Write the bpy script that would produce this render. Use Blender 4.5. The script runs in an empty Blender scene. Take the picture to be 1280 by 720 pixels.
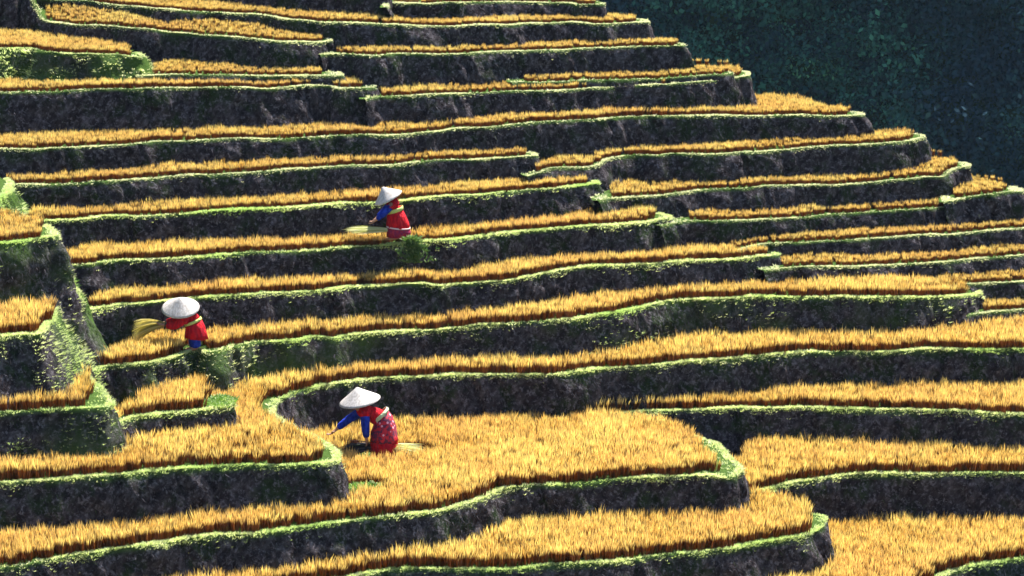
import bpy, math, random
import numpy as np
from mathutils import Vector, Matrix
from mathutils.geometry import tessellate_polygon

rng = np.random.default_rng(7)
random.seed(7)
S = bpy.context.scene
COL = S.collection

# ------------------------------------------------------------------ camera
F = 3600.0                       # focal length in photograph pixels
PITCH = math.radians(10.7)
H = 36.0 * math.sin(math.radians(13.97))
FWD = np.array([0, math.cos(PITCH), -math.sin(PITCH)])
UPV = np.array([0, math.sin(PITCH), math.cos(PITCH)])
CAM = np.array([0, 0, H])
cam_d = bpy.data.cameras.new('camera')
cam = bpy.data.objects.new('camera', cam_d)
COL.objects.link(cam)
cam.location = (0, 0, H)
cam.rotation_euler = (math.pi/2 - PITCH, 0, 0)
cam_d.sensor_width = 36
cam_d.lens = 36 * F / 1280
cam_d.clip_end = 5000
S.camera = cam

def ray(x, y):
    return FWD + np.array([1., 0, 0])*(x-640)/F + UPV*(360-y)/F
def unproj(x, y, z):
    d = ray(x, y)
    return CAM + d*((z-H)/d[2])
def proj(P):
    P = np.asarray(P, float) - CAM
    dd = P @ FWD
    return 640 + F*P[..., 0]/dd, 360 - F*(P @ UPV)/dd, dd

# ------------------------------------------------------------------ noise
_perm = rng.random((64, 64, 64)).astype(np.float32)
def vnoise(p):
    p = np.asarray(p, float)
    i = np.floor(p).astype(int); f = p-i; f = f*f*(3-2*f)
    r = 0
    for dx in (0, 1):
        for dy in (0, 1):
            for dz in (0, 1):
                w = (f[..., 0] if dx else 1-f[..., 0])*(f[..., 1] if dy else 1-f[..., 1])*(f[..., 2] if dz else 1-f[..., 2])
                r = r + w*_perm[(i[..., 0]+dx) & 63, (i[..., 1]+dy) & 63, (i[..., 2]+dz) & 63]
    return r*2-1
def fbm(p, o=3):
    r = 0; a = 1
    p = np.asarray(p, float)
    for k in range(o):
        r = r + a*vnoise(p*2**k + 17.3*k); a *= .5
    return r

# ------------------------------------------------------------------ materials
def mat(name):
    m = bpy.data.materials.new(name); m.use_nodes = True
    nt = m.node_tree; nt.nodes.clear()
    out = nt.nodes.new('ShaderNodeOutputMaterial')
    return m, nt, out
def N(nt, t, **k):
    n = nt.nodes.new(t)
    for a, b in k.items():
        if a.startswith('i_'):
            n.inputs[a[2:]].default_value = b
        else: setattr(n, a, b)
    return n
def L(nt, a, b): nt.links.new(a, b)
def ramp(nt, fac, stops, interp='LINEAR'):
    r = nt.nodes.new('ShaderNodeValToRGB'); r.color_ramp.interpolation = interp
    while len(r.color_ramp.elements) < len(stops): r.color_ramp.elements.new(.5)
    for e, (p, c) in zip(r.color_ramp.elements, stops):
        e.position = p; e.color = (*c, 1)
    L(nt, fac, r.inputs[0]); return r.outputs[0]
def mix(nt, fac, a, b, mode='MIX'):
    m = nt.nodes.new('ShaderNodeMix'); m.data_type = 'RGBA'; m.blend_type = mode
    for s, v in ((m.inputs[0], fac), (m.inputs[6], a), (m.inputs[7], b)):
        if isinstance(v, (int, float)): s.default_value = v
        elif isinstance(v, tuple): s.default_value = (*v, 1)
        else: L(nt, v, s)
    return m.outputs[2]
def posn(nt, scale=(1, 1, 1), rot=(0, 0, 0)):
    g = nt.nodes.new('ShaderNodeNewGeometry'); mp = nt.nodes.new('ShaderNodeMapping')
    mp.inputs['Scale'].default_value = scale; mp.inputs['Rotation'].default_value = rot
    L(nt, g.outputs['Position'], mp.inputs[0]); return mp.outputs[0]
def noise(nt, vec, scale, detail=4, rough=.6):
    n = N(nt, 'ShaderNodeTexNoise', i_Scale=scale, i_Detail=detail, i_Roughness=rough)
    L(nt, vec, n.inputs['Vector']); return n.outputs['Fac']

def leaf_mat(name, stops, trans_tint, tfac, patch=None, rough=.6, patch_scale=.8, stem_shade=None, gloss=.035):
    """blade material: colour by the blade's own random number, light passes through"""
    m, nt, out = mat(name)
    at = N(nt, 'ShaderNodeAttribute', attribute_name='rnd')
    c = ramp(nt, at.outputs['Fac'], stops)
    if patch:
        f = noise(nt, posn(nt), patch_scale, 3, .55)
        fr = ramp(nt, f, [(.48, (0, 0, 0)), (.66, (1, 1, 1))])
        c = mix(nt, fr, c, patch)
    if stem_shade:
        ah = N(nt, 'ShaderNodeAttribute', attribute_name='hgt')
        c = mix(nt, ramp(nt, ah.outputs['Fac'], [(.40, (1, 1, 1)), (.60, (0, 0, 0))]), c, stem_shade)  # brown stems, darkened further: shade of the strip fronts put into the colour
    d = N(nt, 'ShaderNodeBsdfDiffuse'); L(nt, c, d.inputs[0])
    t = N(nt, 'ShaderNodeBsdfTranslucent'); L(nt, mix(nt, 1., c, trans_tint, 'MULTIPLY'), t.inputs[0])
    ms = N(nt, 'ShaderNodeMixShader'); ms.inputs[0].default_value = tfac
    L(nt, d.outputs[0], ms.inputs[1]); L(nt, t.outputs[0], ms.inputs[2])
    gl = N(nt, 'ShaderNodeBsdfGlossy'); gl.inputs['Roughness'].default_value = .45
    gl.inputs[0].default_value = (1, .95, .8, 1)
    m2 = N(nt, 'ShaderNodeMixShader'); m2.inputs[0].default_value = gloss
    L(nt, ms.outputs[0], m2.inputs[1]); L(nt, gl.outputs[0], m2.inputs[2])
    L(nt, m2.outputs[0], out.inputs[0])
    return m

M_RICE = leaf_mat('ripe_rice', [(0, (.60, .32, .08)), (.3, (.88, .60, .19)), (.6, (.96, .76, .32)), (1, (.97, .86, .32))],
                  (1, .90, .55), .50, patch=(.93, .64, .25), stem_shade=(.10, .028, .008))
M_GRASS = leaf_mat('green_grass', [(0, (.34, .46, .12)), (.35, (.64, .74, .32)), (.7, (.82, .86, .54)), (1, (.90, .90, .72))],
                   (1, 1, .78), .5, patch=(.50, .68, .24), patch_scale=.6)
M_RIM = leaf_mat('pale_rim_grass', [(0, (.50, .55, .25)), (.4, (.74, .76, .48)), (1, (.90, .88, .72))], (1, 1, .8), .5)
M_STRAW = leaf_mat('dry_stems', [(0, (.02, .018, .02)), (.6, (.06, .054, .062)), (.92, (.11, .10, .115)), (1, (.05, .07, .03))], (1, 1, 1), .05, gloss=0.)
M_WEED = leaf_mat('weed_leaves', [(0, (.07, .18, .03)), (.6, (.16, .32, .06)), (1, (.40, .52, .16))], (1, 1, .5), .5)
M_WEEDD = leaf_mat('dull_weed_leaves', [(0, (.04, .10, .03)), (.6, (.10, .19, .06)), (1, (.24, .34, .14))], (1, 1, .5), .3)
M_CUT = leaf_mat('cut_stalks', [(0, (.40, .45, .15)), (.5, (.62, .62, .30)), (1, (.80, .78, .55))], (1, 1, .7), .3)
M_SHEAF = leaf_mat('sheaf_stalks', [(0, (.42, .40, .10)), (.5, (.66, .56, .20)), (1, (.80, .70, .34))], (1, .95, .6), .4)
M_WOOD = leaf_mat('forest_leaves', [(0, (.018, .046, .055)), (.35, (.04, .12, .095)), (.7, (.08, .24, .15)), (1, (.15, .36, .18))],
                  (.8, 1, .7), .12, patch=(.030, .060, .080), patch_scale=.12, gloss=0.)

def bank_mat():
    m, nt, out = mat('terrace_earth')
    pd = posn(nt, (1, 1, 1), (0, math.radians(-38), 0))
    mp = nt.nodes.new('ShaderNodeMapping'); mp.inputs['Scale'].default_value = (6, 6, 1.7)
    L(nt, pd, mp.inputs[0])
    streak = noise(nt, mp.outputs[0], 1.6, 6, .7)
    blot = noise(nt, posn(nt), 2.2, 5, .65)
    fine = noise(nt, posn(nt), 26, 4, .7)
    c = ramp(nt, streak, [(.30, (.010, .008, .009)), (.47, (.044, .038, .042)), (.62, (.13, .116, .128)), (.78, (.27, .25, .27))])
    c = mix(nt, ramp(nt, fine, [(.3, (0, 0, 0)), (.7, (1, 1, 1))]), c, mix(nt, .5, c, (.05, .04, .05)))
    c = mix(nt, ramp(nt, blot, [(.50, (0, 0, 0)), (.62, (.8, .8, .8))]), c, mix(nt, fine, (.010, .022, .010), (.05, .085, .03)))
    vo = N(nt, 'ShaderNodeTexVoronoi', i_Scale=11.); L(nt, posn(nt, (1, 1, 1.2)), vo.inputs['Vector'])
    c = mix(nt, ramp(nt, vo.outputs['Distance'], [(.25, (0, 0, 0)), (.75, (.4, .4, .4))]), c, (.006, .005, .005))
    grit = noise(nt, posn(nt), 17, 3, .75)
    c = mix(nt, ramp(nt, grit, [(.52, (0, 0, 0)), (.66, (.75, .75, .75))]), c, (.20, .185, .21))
    at = N(nt, 'ShaderNodeAttribute', attribute_name='green')
    c = mix(nt, at.outputs['Fac'], c, mix(nt, fine, (.035, .07, .02), (.10, .17, .04)))
    b = N(nt, 'ShaderNodeBsdfDiffuse'); L(nt, c, b.inputs[0])
    bp = N(nt, 'ShaderNodeBump', i_Strength=1., i_Distance=.05)
    add = N(nt, 'ShaderNodeMath', operation='ADD'); L(nt, streak, add.inputs[0]); L(nt, fine, add.inputs[1])
    L(nt, add.outputs[0], bp.inputs['Height']); L(nt, bp.outputs[0], b.inputs['Normal'])
    L(nt, b.outputs[0], out.inputs[0]); return m
M_BANK = bank_mat()

def simple(name, col, rough=.7, nscale=None, c2=None, spec=.3, stretch=(1, 1, 1)):
    m, nt, out = mat(name)
    p = N(nt, 'ShaderNodeBsdfPrincipled'); p.inputs['Roughness'].default_value = rough
    p.inputs['Specular IOR Level'].default_value = spec
    if nscale:
        tc = N(nt, 'ShaderNodeTexCoord'); mp = N(nt, 'ShaderNodeMapping'); mp.inputs['Scale'].default_value = stretch
        L(nt, tc.outputs['Object'], mp.inputs[0])
        f = noise(nt, mp.outputs[0], nscale, 3)
        L(nt, mix(nt, ramp(nt, f, [(.4, (0, 0, 0)), (.6, (1, 1, 1))]), col, c2), p.inputs['Base Color'])
        bp = N(nt, 'ShaderNodeBump', i_Strength=.08 if name == 'palm_leaf' else .9, i_Distance=.03)
        L(nt, noise(nt, mp.outputs[0], nscale*.9, 2), bp.inputs['Height']); L(nt, bp.outputs[0], p.inputs['Normal'])
    else: p.inputs['Base Color'].default_value = (*col, 1)
    L(nt, p.outputs[0], out.inputs[0]); return m
M_HAT = simple('palm_leaf', (.58, .545, .53), .7, 40, (.40, .365, .34), stretch=(1, 1, .1))
M_SKIN = simple('skin', (.42, .22, .14), .5)
M_RED = simple('red_cloth', (.58, .014, .022), .85, 16, (.33, .008, .02), .1, (2.2, 2.2, .7))
M_BLUE = simple('blue_cloth', (.02, .05, .46), .85, 16, (.010, .025, .26), .1, (2, 2, 1))
M_SASH = simple('sash_cloth', (.62, .62, .18), .8, 20, (.45, .55, .2), .1)
M_SASHP = simple('pale_sash_cloth', (.60, .66, .45), .8, 20, (.45, .55, .35), .1)
M_HAIR = simple('black_hair', (.01, .009, .009), .4)
M_WHITE = simple('pale_trim', (.75, .55, .55), .8)
M_PURP = simple('purple_hem', (.20, .02, .08), .8, 30, (.35, .03, .06), .1)
M_MUD = simple('mud', (.05, .032, .02), .8, 20, (.03, .02, .012), .3)
def pattern_mat():
    m, nt, out = mat('embroidered_cloth')
    tc = N(nt, 'ShaderNodeTexCoord')
    v = N(nt, 'ShaderNodeTexVoronoi', i_Scale=17.); L(nt, tc.outputs['Object'], v.inputs[0])
    f = ramp(nt, v.outputs['Distance'], [(.22, (1, 1, 1)), (.30, (0, 0, 0))])
    n2 = noise(nt, tc.outputs['Object'], 22, 2)
    base = mix(nt, ramp(nt, n2, [(.45, (0, 0, 0)), (.55, (1, 1, 1))]), (.50, .012, .03), (.10, .012, .05))
    c = mix(nt, f, base, mix(nt, v.outputs['Color'], (.75, .55, .65), (.55, .12, .25)))
    p = N(nt, 'ShaderNodeBsdfPrincipled'); p.inputs['Roughness'].default_value = .85
    L(nt, c, p.inputs['Base Color']); L(nt, p.outputs[0], out.inputs[0]); return m
M_PATT = pattern_mat()

# ------------------------------------------------------------------ object helpers
def tag(o, label=None, cat=None, group=None, kind=None):
    if label: o['label'] = label
    if cat: o['category'] = cat
    if group: o['group'] = group
    if kind: o['kind'] = kind
    return o
def fast(name, V, T, m, attrs=None, parent=None, smooth=False, nper=3):
    me = bpy.data.meshes.new(name)
    V = np.ascontiguousarray(V, np.float32).reshape(-1, 3); T = np.ascontiguousarray(T, np.int32).reshape(-1, nper)
    me.vertices.add(len(V)); me.vertices.foreach_set('co', V.ravel())
    me.loops.add(T.size); me.loops.foreach_set('vertex_index', T.ravel())
    me.polygons.add(len(T)); me.polygons.foreach_set('loop_start', np.arange(len(T), dtype=np.int32)*nper)
    me.polygons.foreach_set('use_smooth', np.full(len(T), smooth))
    me.update(calc_edges=True)
    for k, a in (attrs or {}).items():
        at = me.attributes.new(k, 'FLOAT', 'POINT'); at.data.foreach_set('value', np.ascontiguousarray(a, np.float32))
    me.materials.append(m)
    o = bpy.data.objects.new(name, me); COL.objects.link(o)
    if parent: o.parent = parent
    return o

# ------------------------------------------------------------------ terraces traced from the photograph
# name: (lip points left to right in photo pixels (x, y[, extra height]), rice height m, options)
TR = {}
def T(name, pts, rice=.2, **k): TR[name] = dict(pts=pts, rice=rice, **k)
OFFL, OFFR = 'L', 'R'
T('t1', [(700, 800), (900, 790), (1050, 765), (1130, 742), (1168, 724), (1194, 712), (1215, 707), (1245, 702.5), (1280, 698), (1400, 688)], 0.25, end=OFFR, start=OFFL, label='golden rice on the bottom right terrace beside the dark grassy corner bank')
T('t2', [(-140, 800), (100, 775), (300, 745), (380, 732), (440, 721), (495, 713), (560, 712), (640, 711), (700, 706), (745, 704), (800, 699), (850, 692), (900, 687), (940, 679), (965, 675), (990, 671), (1005, 667), (1020, 661), (1029, 655), (1034, 649), (1028, 644), (1010, 641)], 0.25, start=OFFL, xr=1011, label='golden rice on the terrace below the large central one, ending at a rounded corner')
T('t3', [(-140, 726), (0, 709), (40, 705), (75, 698), (110, 692), (150, 686), (200, 680), (225, 676), (270, 669), (320, 666), (355, 662), (395, 657), (432, 654), (470, 650), (507, 645), (545, 639), (582, 630), (607, 620), (625, 611), (645, 607.5), (700, 605), (760, 600), (800, 598), (850, 596), (890, 596), (907, 599), (922, 596), (929, 589), (925, 580), (915, 570), (905, 561), (893, 553), (870, 546), (820, 533), (785, 526)], 0.24, start=OFFL, sidem=.28, label='wide field of golden rice where the woman in blue sleeves cuts stalks')
T('t4', [(-140, 615), (0, 604), (60, 600), (100, 596), (150, 593), (200, 588), (250, 585, -.03), (320, 583, -.06), (385, 582, -.08), (408, 580, -.08), (421, 577, -.08), (427, 570, -.07), (421, 561, -.06), (412, 554, -.04), (398, 547, -.02), (385, 541), (365, 533), (350, 524), (343, 514), (345, 505), (353, 497), (370, 489), (400, 482), (440, 477), (475, 473), (520, 470), (560, 468), (620, 467), (670, 467.5), (687, 469), (705, 467), (752, 461), (800, 459), (865, 452), (915, 449), (960, 445), (1010, 441), (1055, 440), (1097, 439), (1135, 439), (1172, 437), (1235, 438), (1280, 437), (1400, 436)], 0.23, start=OFFL, end=OFFR, sidem=.2, label='golden rice on the long terrace that curves around the central field')
T('t5', [(700, 514), (740, 517), (780, 516), (800, 514), (835, 512), (880, 511), (920, 511), (960, 510), (1000, 509), (1050, 511), (1100, 512), (1150, 514), (1200, 515), (1240, 517), (1280, 518), (1400, 522)], 0.22, end=OFFR, label='golden rice on the right strip directly above the smooth dark bank at mid right')
T('t6', [(900, 625), (935, 618), (960, 612), (985, 606), (1022, 601), (1060, 596), (1078, 594), (1110, 593), (1160, 593), (1210, 591), (1280, 591), (1400, 592)], 0.24, end=OFFR, label='golden rice on the right field beside the grassy path corner')
T('s1', [(140, 537), (152, 529), (170, 522), (200, 519), (237, 515), (270, 511), (283, 509), (289, 506), (286, 501)], .24, xr=258, xl=150, label='small golden rice plot below the woman holding a sheaf')
T('s2', [(-140, 524), (0, 516.5), (62, 512), (112, 510), (130, 509), (138, 505), (134, 495), (125, 482), (112, 470)], .24, start=OFFL, xr=112, green=.5, label='small golden rice plot at the left edge below the green slope')
T('n1', [(-140, 430), (0, 421), (30, 419), (47, 419), (58, 411), (66, 397), (76, 382), (90, 374), (99, 372), (97, 364), (88, 356)], .24, start=OFFL, xr=74, green=.75, batter=.42, label='golden rice plot at the left edge above the steep green slope')
T('p2', [(85, 480), (98, 468), (125, 461), (175, 455), (212, 447), (238, 438), (250, 436), (258, 441), (264, 441), (287, 434), (320, 427), (370, 425), (395, 422), (417, 423), (430, 420), (457, 417), (507, 414), (545, 411), (595, 407), (640, 404), (687, 401), (740, 396), (777, 391), (815, 382), (840, 377), (860, 375), (890, 374), (960, 372), (1027, 372.5), (1040, 372), (1150, 372), (1170, 370.5), (1197, 369), (1218, 367.5), (1226, 366), (1220, 364.5), (1190, 363.5), (1135, 362), (1060, 360), (997, 357)], 0.21, xl=98, xr=1209, green=.3, label='golden rice on the long terrace where the woman holding a sheaf stands')
T('r1', [(85, 400), (97, 391), (112, 387), (130, 384.5), (155, 381), (212, 376), (250, 372), (320, 369), (345, 366), (420, 361), (445, 357.5), (495, 356), (532, 354.5), (545, 356), (560, 354), (595, 352), (640, 350), (665, 345), (715, 337), (752, 332.5), (790, 331), (832, 329), (865, 327), (915, 324), (945, 321), (962, 319.5), (971, 318.5), (965, 317), (927, 313), (890, 310), (845, 308)], 0.19, xl=113, xr=959, label='golden rice strip just above the woman holding a sheaf, running right')
T('r2', [(70, 336), (87, 331), (110, 330), (137, 327), (175, 325), (237, 322), (320, 317), (370, 315), (420, 311), (470, 306), (492, 305), (520, 302.5), (565, 301), (595, 296), (640, 290), (690, 285.5), (740, 283), (790, 280), (815, 275.5), (831, 273), (836, 272), (826, 270.5), (800, 270), (760, 272)], 0.18, xl=79, xr=820, label='golden rice strip where the woman with the tilted hat stoops')
T('r3', [(15, 283), (35, 279), (52, 276), (80, 275), (112, 272), (150, 270), (170, 271), (185, 270), (225, 267), (275, 264), (320, 261), (360, 260), (377, 259), (445, 254), (495, 251), (545, 246), (580, 245), (600, 244), (640, 240), (690, 236), (727, 231.5), (742, 229.5), (750, 228.5), (742, 226.5), (715, 227), (680, 230)], 0.16, xl=34, xr=735, label='golden rice strip passing behind the tilted hat at upper left')
T('r4', [(-140, 239), (-60, 236), (0, 233), (12, 231), (32, 230), (75, 229), (135, 226), (187, 222), (250, 219), (300, 217), (320, 216), (387, 211), (445, 207), (495, 205), (545, 201), (595, 199), (640, 197), (660, 196), (672, 195.5), (674, 194), (664, 193.5)], 0.145, start=OFFL, xl=9, xr=657, label='golden rice strip ending at a square corner left of the small lit patch')
T('r5', [(-140, 188), (-40, 187), (0, 186), (37, 186), (100, 184), (150, 182), (163, 181), (200, 177), (250, 175), (320, 173), (370, 172), (405, 171), (420, 170), (495, 169), (532, 166), (570, 161), (595, 160), (640, 156), (677, 152.5), (710, 150), (747, 149), (790, 145.5), (840, 145), (890, 145), (960, 145), (997, 145), (1042, 145), (1060, 144.5), (1076, 143.5), (1080, 142.5), (1072, 141.5), (1045, 141), (1022, 139.5), (1004, 133), (985, 129.5), (960, 129), (935, 131)], 0.145, start=OFFL, xr=1064, label='long golden rice strip crossing the upper hill to a bright tip at right')
T('r6', [(-140, 117), (0, 116), (50, 114), (100, 112.5), (142, 112), (195, 111), (220, 110), (320, 110), (375, 109), (410, 108), (421, 111), (435, 110), (455, 109), (465, 108.5), (466, 107), (458, 106.5)], 0.135, start=OFFL, xr=452, label='golden rice strip at upper left below the lit green bush slope')
T('r7', [(-140, 58), (-40, 59), (0, 60), (37, 61), (50, 64.5), (75, 66), (100, 66.5), (125, 68), (150, 69), (170, 71), (178, 71.5), (180, 69), (172, 66)], 0.13, start=OFFL, xr=163, green=.95, lumpy=2.6, batter=.6, label='short golden rice strip above the lit green bush slope')
T('r6b', [(170, 95), (187, 94.5), (250, 94), (320, 94), (390, 94), (425, 94), (432, 93.5), (427, 92)], 0.12, xl=186, xr=402, label='thin golden rice strip squeezed below the tall dark bank at upper left')
T('r8', [(-140, -40, .84), (-30, -32, .74), (15, -28, .70), (32, -22, .62), (39, -4, .43), (44, 8, .29), (49, 19, .16), (57, 26, .08), (82, 29, .08), (94, 31, .08), (140, 33, .07), (152, 35, .06), (185, 37.5, .04), (212, 40), (250, 42.5), (275, 45), (320, 49), (357, 52), (395, 51.5), (412, 51), (417, 50), (408, 48.5)], 0.125, start=OFFL, xl=58, xr=403, label='golden rice strip slanting down from the curved green rim at top left')
T('r9', [(40, -4, .07), (75, 0, .07), (112, 3, .06), (150, 7, .05), (212, 12, .03), (250, 15), (320, 19), (357, 24), (385, 26), (407, 28), (420, 28), (470, 30), (520, 32), (570, 32), (640, 30.5), (660, 28.5), (727, 28), (742, 30), (775, 29), (800, 28.5), (811, 28), (811, 26.5), (800, 26)], 0.125, xl=88, xr=796, label='long golden rice strip third from the top edge at center')
T('r10', [(400, 68), (417, 67), (440, 68), (462, 70), (495, 68), (570, 67), (640, 64.5), (690, 62.5), (732, 60), (752, 59), (815, 57), (845, 56), (854, 55.5), (855, 54), (845, 53.5)], 0.12, xl=421, xr=847, label='golden rice strip above the tall dark bank left of the forest')
T('r11', [(455, 123), (467, 121), (495, 119), (545, 118.5), (590, 115.5), (640, 114), (710, 112), (727, 110.5), (780, 107.5), (827, 106), (877, 102.5), (895, 100.5), (915, 98), (930, 96.5), (937, 95.5), (936, 94), (926, 93)], 0.125, xl=471, xr=926, label='golden rice strip below the thin double strip beside the forest')
T('r11b', [(640, 105), (655, 104), (700, 102.5), (800, 98.5), (880, 95), (908, 93), (913, 92), (905, 91)], 0.11, xl=655, xr=911, label='thin golden rice strip forming the upper of a double strip beside the forest')
T('r12', [(483, 9), (488, 3.5), (510, 5), (570, 3), (640, 2), (710, 3), (720, 5), (740, 5.5), (753, 5), (755, 3.5), (745, 3)], 0.11, xl=491, xr=746, label='golden rice strip cut by the top edge of the picture')
T('r13', [(-140, -42), (100, -30), (250, -22), (350, -17), (430, -14), (475, -12), (484, -12), (486, -15), (470, -18)], 0.11, start=OFFL, label='golden rice strip on the highest left terrace')
T('m1', [(660, 221), (676, 216), (690, 212), (720, 210), (737, 209), (747, 207.5), (757, 199.5), (777, 194), (795, 192), (824, 194), (840, 192), (890, 192), (960, 189), (1010, 185), (1060, 182), (1110, 179), (1135, 175), (1149, 172.5), (1156, 171.5), (1150, 170), (1125, 171.5), (1085, 174)], 0.14, xl=672, xr=1141, label='golden rice strip ending in a lit tip below the top right corner bank')
T('m2', [(750, 252), (765, 248.5), (782, 246), (815, 244), (852, 241), (885, 237), (915, 235), (960, 233), (1010, 231), (1042, 231.5), (1085, 229), (1135, 222.5), (1165, 219.5), (1178, 219), (1184, 214.5), (1194, 210.5), (1207, 208.5), (1211, 206.5), (1203, 205), (1180, 206.5)], 0.14, xl=764, xr=1196, label='golden rice strip right of the bright green grass knob')
T('m3', [(825, 281), (847, 277.5), (860, 276), (902, 276.5), (960, 274), (1010, 272), (1060, 267.5), (1110, 264), (1160, 260), (1192, 256.5), (1208, 255), (1215, 254), (1209, 252), (1190, 252)], 0.135, xl=861, xr=1191, label='golden rice strip on the right, stopping short of the small end plot')
T('m3b', [(1180, 252), (1200, 249), (1222, 246), (1247, 243.5), (1265, 241), (1274, 240.5), (1274, 238.5), (1262, 238)], 0.13, xl=1191, xr=1257, label='small golden rice plot at the far right end of the hill against the forest')
T('m4', [(925, 312), (945, 308), (960, 306), (997, 304), (1020, 302), (1072, 299), (1110, 297), (1160, 295), (1210, 291), (1280, 285.5), (1310, 283), (1325, 281.5), (1318, 279.5), (1290, 280)], 0.135, label='golden rice strip running off the right edge, uppermost of those that do')
T('m5', [(955, 338), (975, 336), (1002, 335), (1060, 333.5), (1110, 330.5), (1150, 329), (1210, 325), (1280, 319), (1400, 309)], 0.14, end=OFFR, back=1.0, xl=975, label='golden rice strip running off the right edge, second from the uppermost')
T('m6', [(1100, 362), (1160, 359), (1210, 356), (1242, 353.5), (1280, 352), (1400, 347)], 0.14, end=OFFR, back=1.0, label='golden rice strip running off the right edge behind the long terrace tip')
T('m7', [(1205, 397), (1232, 392), (1247, 390), (1280, 386), (1400, 377)], 0.15, end=OFFR, back=1.0, xl=1229, label='short golden rice strip at the right edge below the terrace corner bank')
T('n2', [(-140, 322), (0, 316.5), (15, 312.5), (27, 310), (34, 308.5), (35, 304), (28, 300)], 0.18, start=OFFL, xr=16, green=.5, label='tiny golden rice tuft row at the left edge, lower of two')
T('n3', [(-140, 312), (-20, 306), (10, 302.5), (32, 299), (50, 296.5), (62, 294.5), (69, 293), (67, 288), (58, 282)], 0.17, start=OFFL, xr=53, green=.5, label='tiny golden rice tuft row at the left edge, upper of two')
T('n4', [(-140, 262), (-40, 256), (-8, 252), (4, 245), (11, 236), (14, 228), (8, 222)], .2, start=OFFL, norice=True, green=1., batter=.5)

Z = {'t3': 0.0}
B0 = .25
def lip_y(n, x):
    p = TR[n]['pts']
    for a, b in zip(p[:-1], p[1:]):
        if a[0] <= x <= b[0]: return a[1] + (b[1]-a[1])*(x-a[0])/max(1e-6, b[0]-a[0])
    raise ValueError(n)
def relate(A, B, x, yt):
    """A stands over B; at photo column x the bank of A disappears behind B's rice at row yt"""
    yl = lip_y(A, x); hr = TR[B]['rice']*.85
    def foot(zA, h):
        P = unproj(x, yl, zA); Q = P + np.array([0, -TR[A].get('batter', B0)*h, -h + hr]); return proj(Q)[1]
    if A in Z:
        lo, hi = 0., 3.
        for _ in range(50):
            m = (lo+hi)/2
            if foot(Z[A], m) < yt: lo = m
            else: hi = m
        Z[B] = Z[A]-lo
    else:
        lo, hi = 0., 3.
        for _ in range(50):
            m = (lo+hi)/2
            if foot(Z[B]+m, m) < yt: lo = m
            else: hi = m
        Z[A] = Z[B]+lo
for a in [('t3', 't2', 800, 632), ('t2', 't1', 960, 717), ('t6', 't1', 1150, 640), ('t4', 't3', 560, 512), ('t4', 't5', 1000, 476),
          ('s2', 't4', 60, 562), ('n1', 's2', 20, 487), ('s1', 't4', 220, 532), ('p2', 't4', 600, 446), ('r1', 'p2', 600, 382),
          ('r2', 'r1', 300, 348), ('r3', 'r2', 300, 289), ('r4', 'r3', 300, 242), ('r5', 'r4', 300, 201), ('r6', 'r5', 200, 155),
          ('r7', 'r6', 20, 96), ('r6b', 'r6', 300, 96.5), ('r8', 'r6b', 300, 79), ('r9', 'r8', 250, 28), ('r11', 'r5', 600, 147), ('r10', 'r11', 600, 101),
          ('r12', 'r9', 600, 17), ('r5', 'm1', 900, 172), ('m1', 'm2', 900, 218), ('m2', 'm3', 1000, 257), ('m3', 'm4', 1050, 289), ('m3b', 'm4', 1240, 270),
          ('m4', 'm5', 1100, 317), ('m5', 'm6', 1240, 340), ('m6', 'm7', 1250, 373), ('n2', 'n1', 10, 366)]:
    relate(*a)
Z['r9'] = (Z['r9'] + 0)
Z['r11b'] = Z['r11'] + .13
Z['r13'] = Z['r9'] + .30
Z['n3'] = Z['n2'] + .16
Z['n4'] = Z['r3'] + .45
ORDER = sorted(TR, key=lambda n: Z[n])
print({k: round(float(Z[k]), 2) for k in ORDER})

def limit_heights():
    """terrace by terrace upwards: a lip dips a little wherever it would leave no room for the field below it"""
    for n in ORDER:
        if n[0] in 'tsn': continue
        pts = TR[n]['pts']; im = max(range(len(pts)), key=lambda i: pts[i][0])
        zs = []
        def row_under(x, y):
            best = None
            for m in ORDER:
                if m == n or ORDER.index(m) > ORDER.index(n): continue
                pm = TR[m]['pts']; jm = max(range(len(pm)), key=lambda i: pm[i][0])
                for a, b in zip(pm[:jm], pm[1:jm+1]):
                    if a[0] <= x < b[0]:
                        f = (x-a[0])/(b[0]-a[0]); yy = a[1]+f*(b[1]-a[1])
                        zz = Z[m] + (a[2] if len(a) > 2 else 0)*(1-f) + (b[2] if len(b) > 2 else 0)*f
                        if yy > y+1 and (best is None or yy < best[0]): best = (yy, unproj(x, yy, zz), m)
            return best
        for i, p in enumerate(pts[:im+1]):
            z0 = Z[n] + (p[2] if len(p) > 2 else 0)
            r = row_under(p[0], p[1])
            if r:
                z = z0
                for _ in range(200):
                    P = unproj(p[0], p[1], z)
                    need = r[1][1] + MINGAP.get(n, .5) + B0*max(0, z-r[1][2])
                    if P[1] >= need or z < r[1][2]+.08: break
                    z -= .01
                zs.append(z-Z[n])
            else: zs.append(None)
        good = [k for k, v in enumerate(zs) if v is not None]
        if not good: continue
        xs = [p[0] for p in pts[:im+1]]
        ee = np.array([p[2] if len(p) > 2 else 0. for p in pts[:im+1]])
        zi = np.interp(xs, [xs[k] for k in good], [zs[k]-ee[k] for k in good])
        sm = np.array([np.average(zi, weights=np.exp(-((np.array(xs)-x)/90.)**2)) for x in xs])
        sm = np.minimum(sm, zi+.03) + ee
        newp = [(p[0], p[1], float(e)) for p, e in zip(pts, sm)]
        for j_, p in enumerate(pts[im+1:]): newp.append((p[0], p[1]-min(5, 2+1.5*j_), float(np.interp(p[0], xs, sm))))
        TR[n]['pts'] = newp
        TR[n]['dzr'] = (round(float(sm.min()), 2), round(float(sm.max()), 2))
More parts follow.
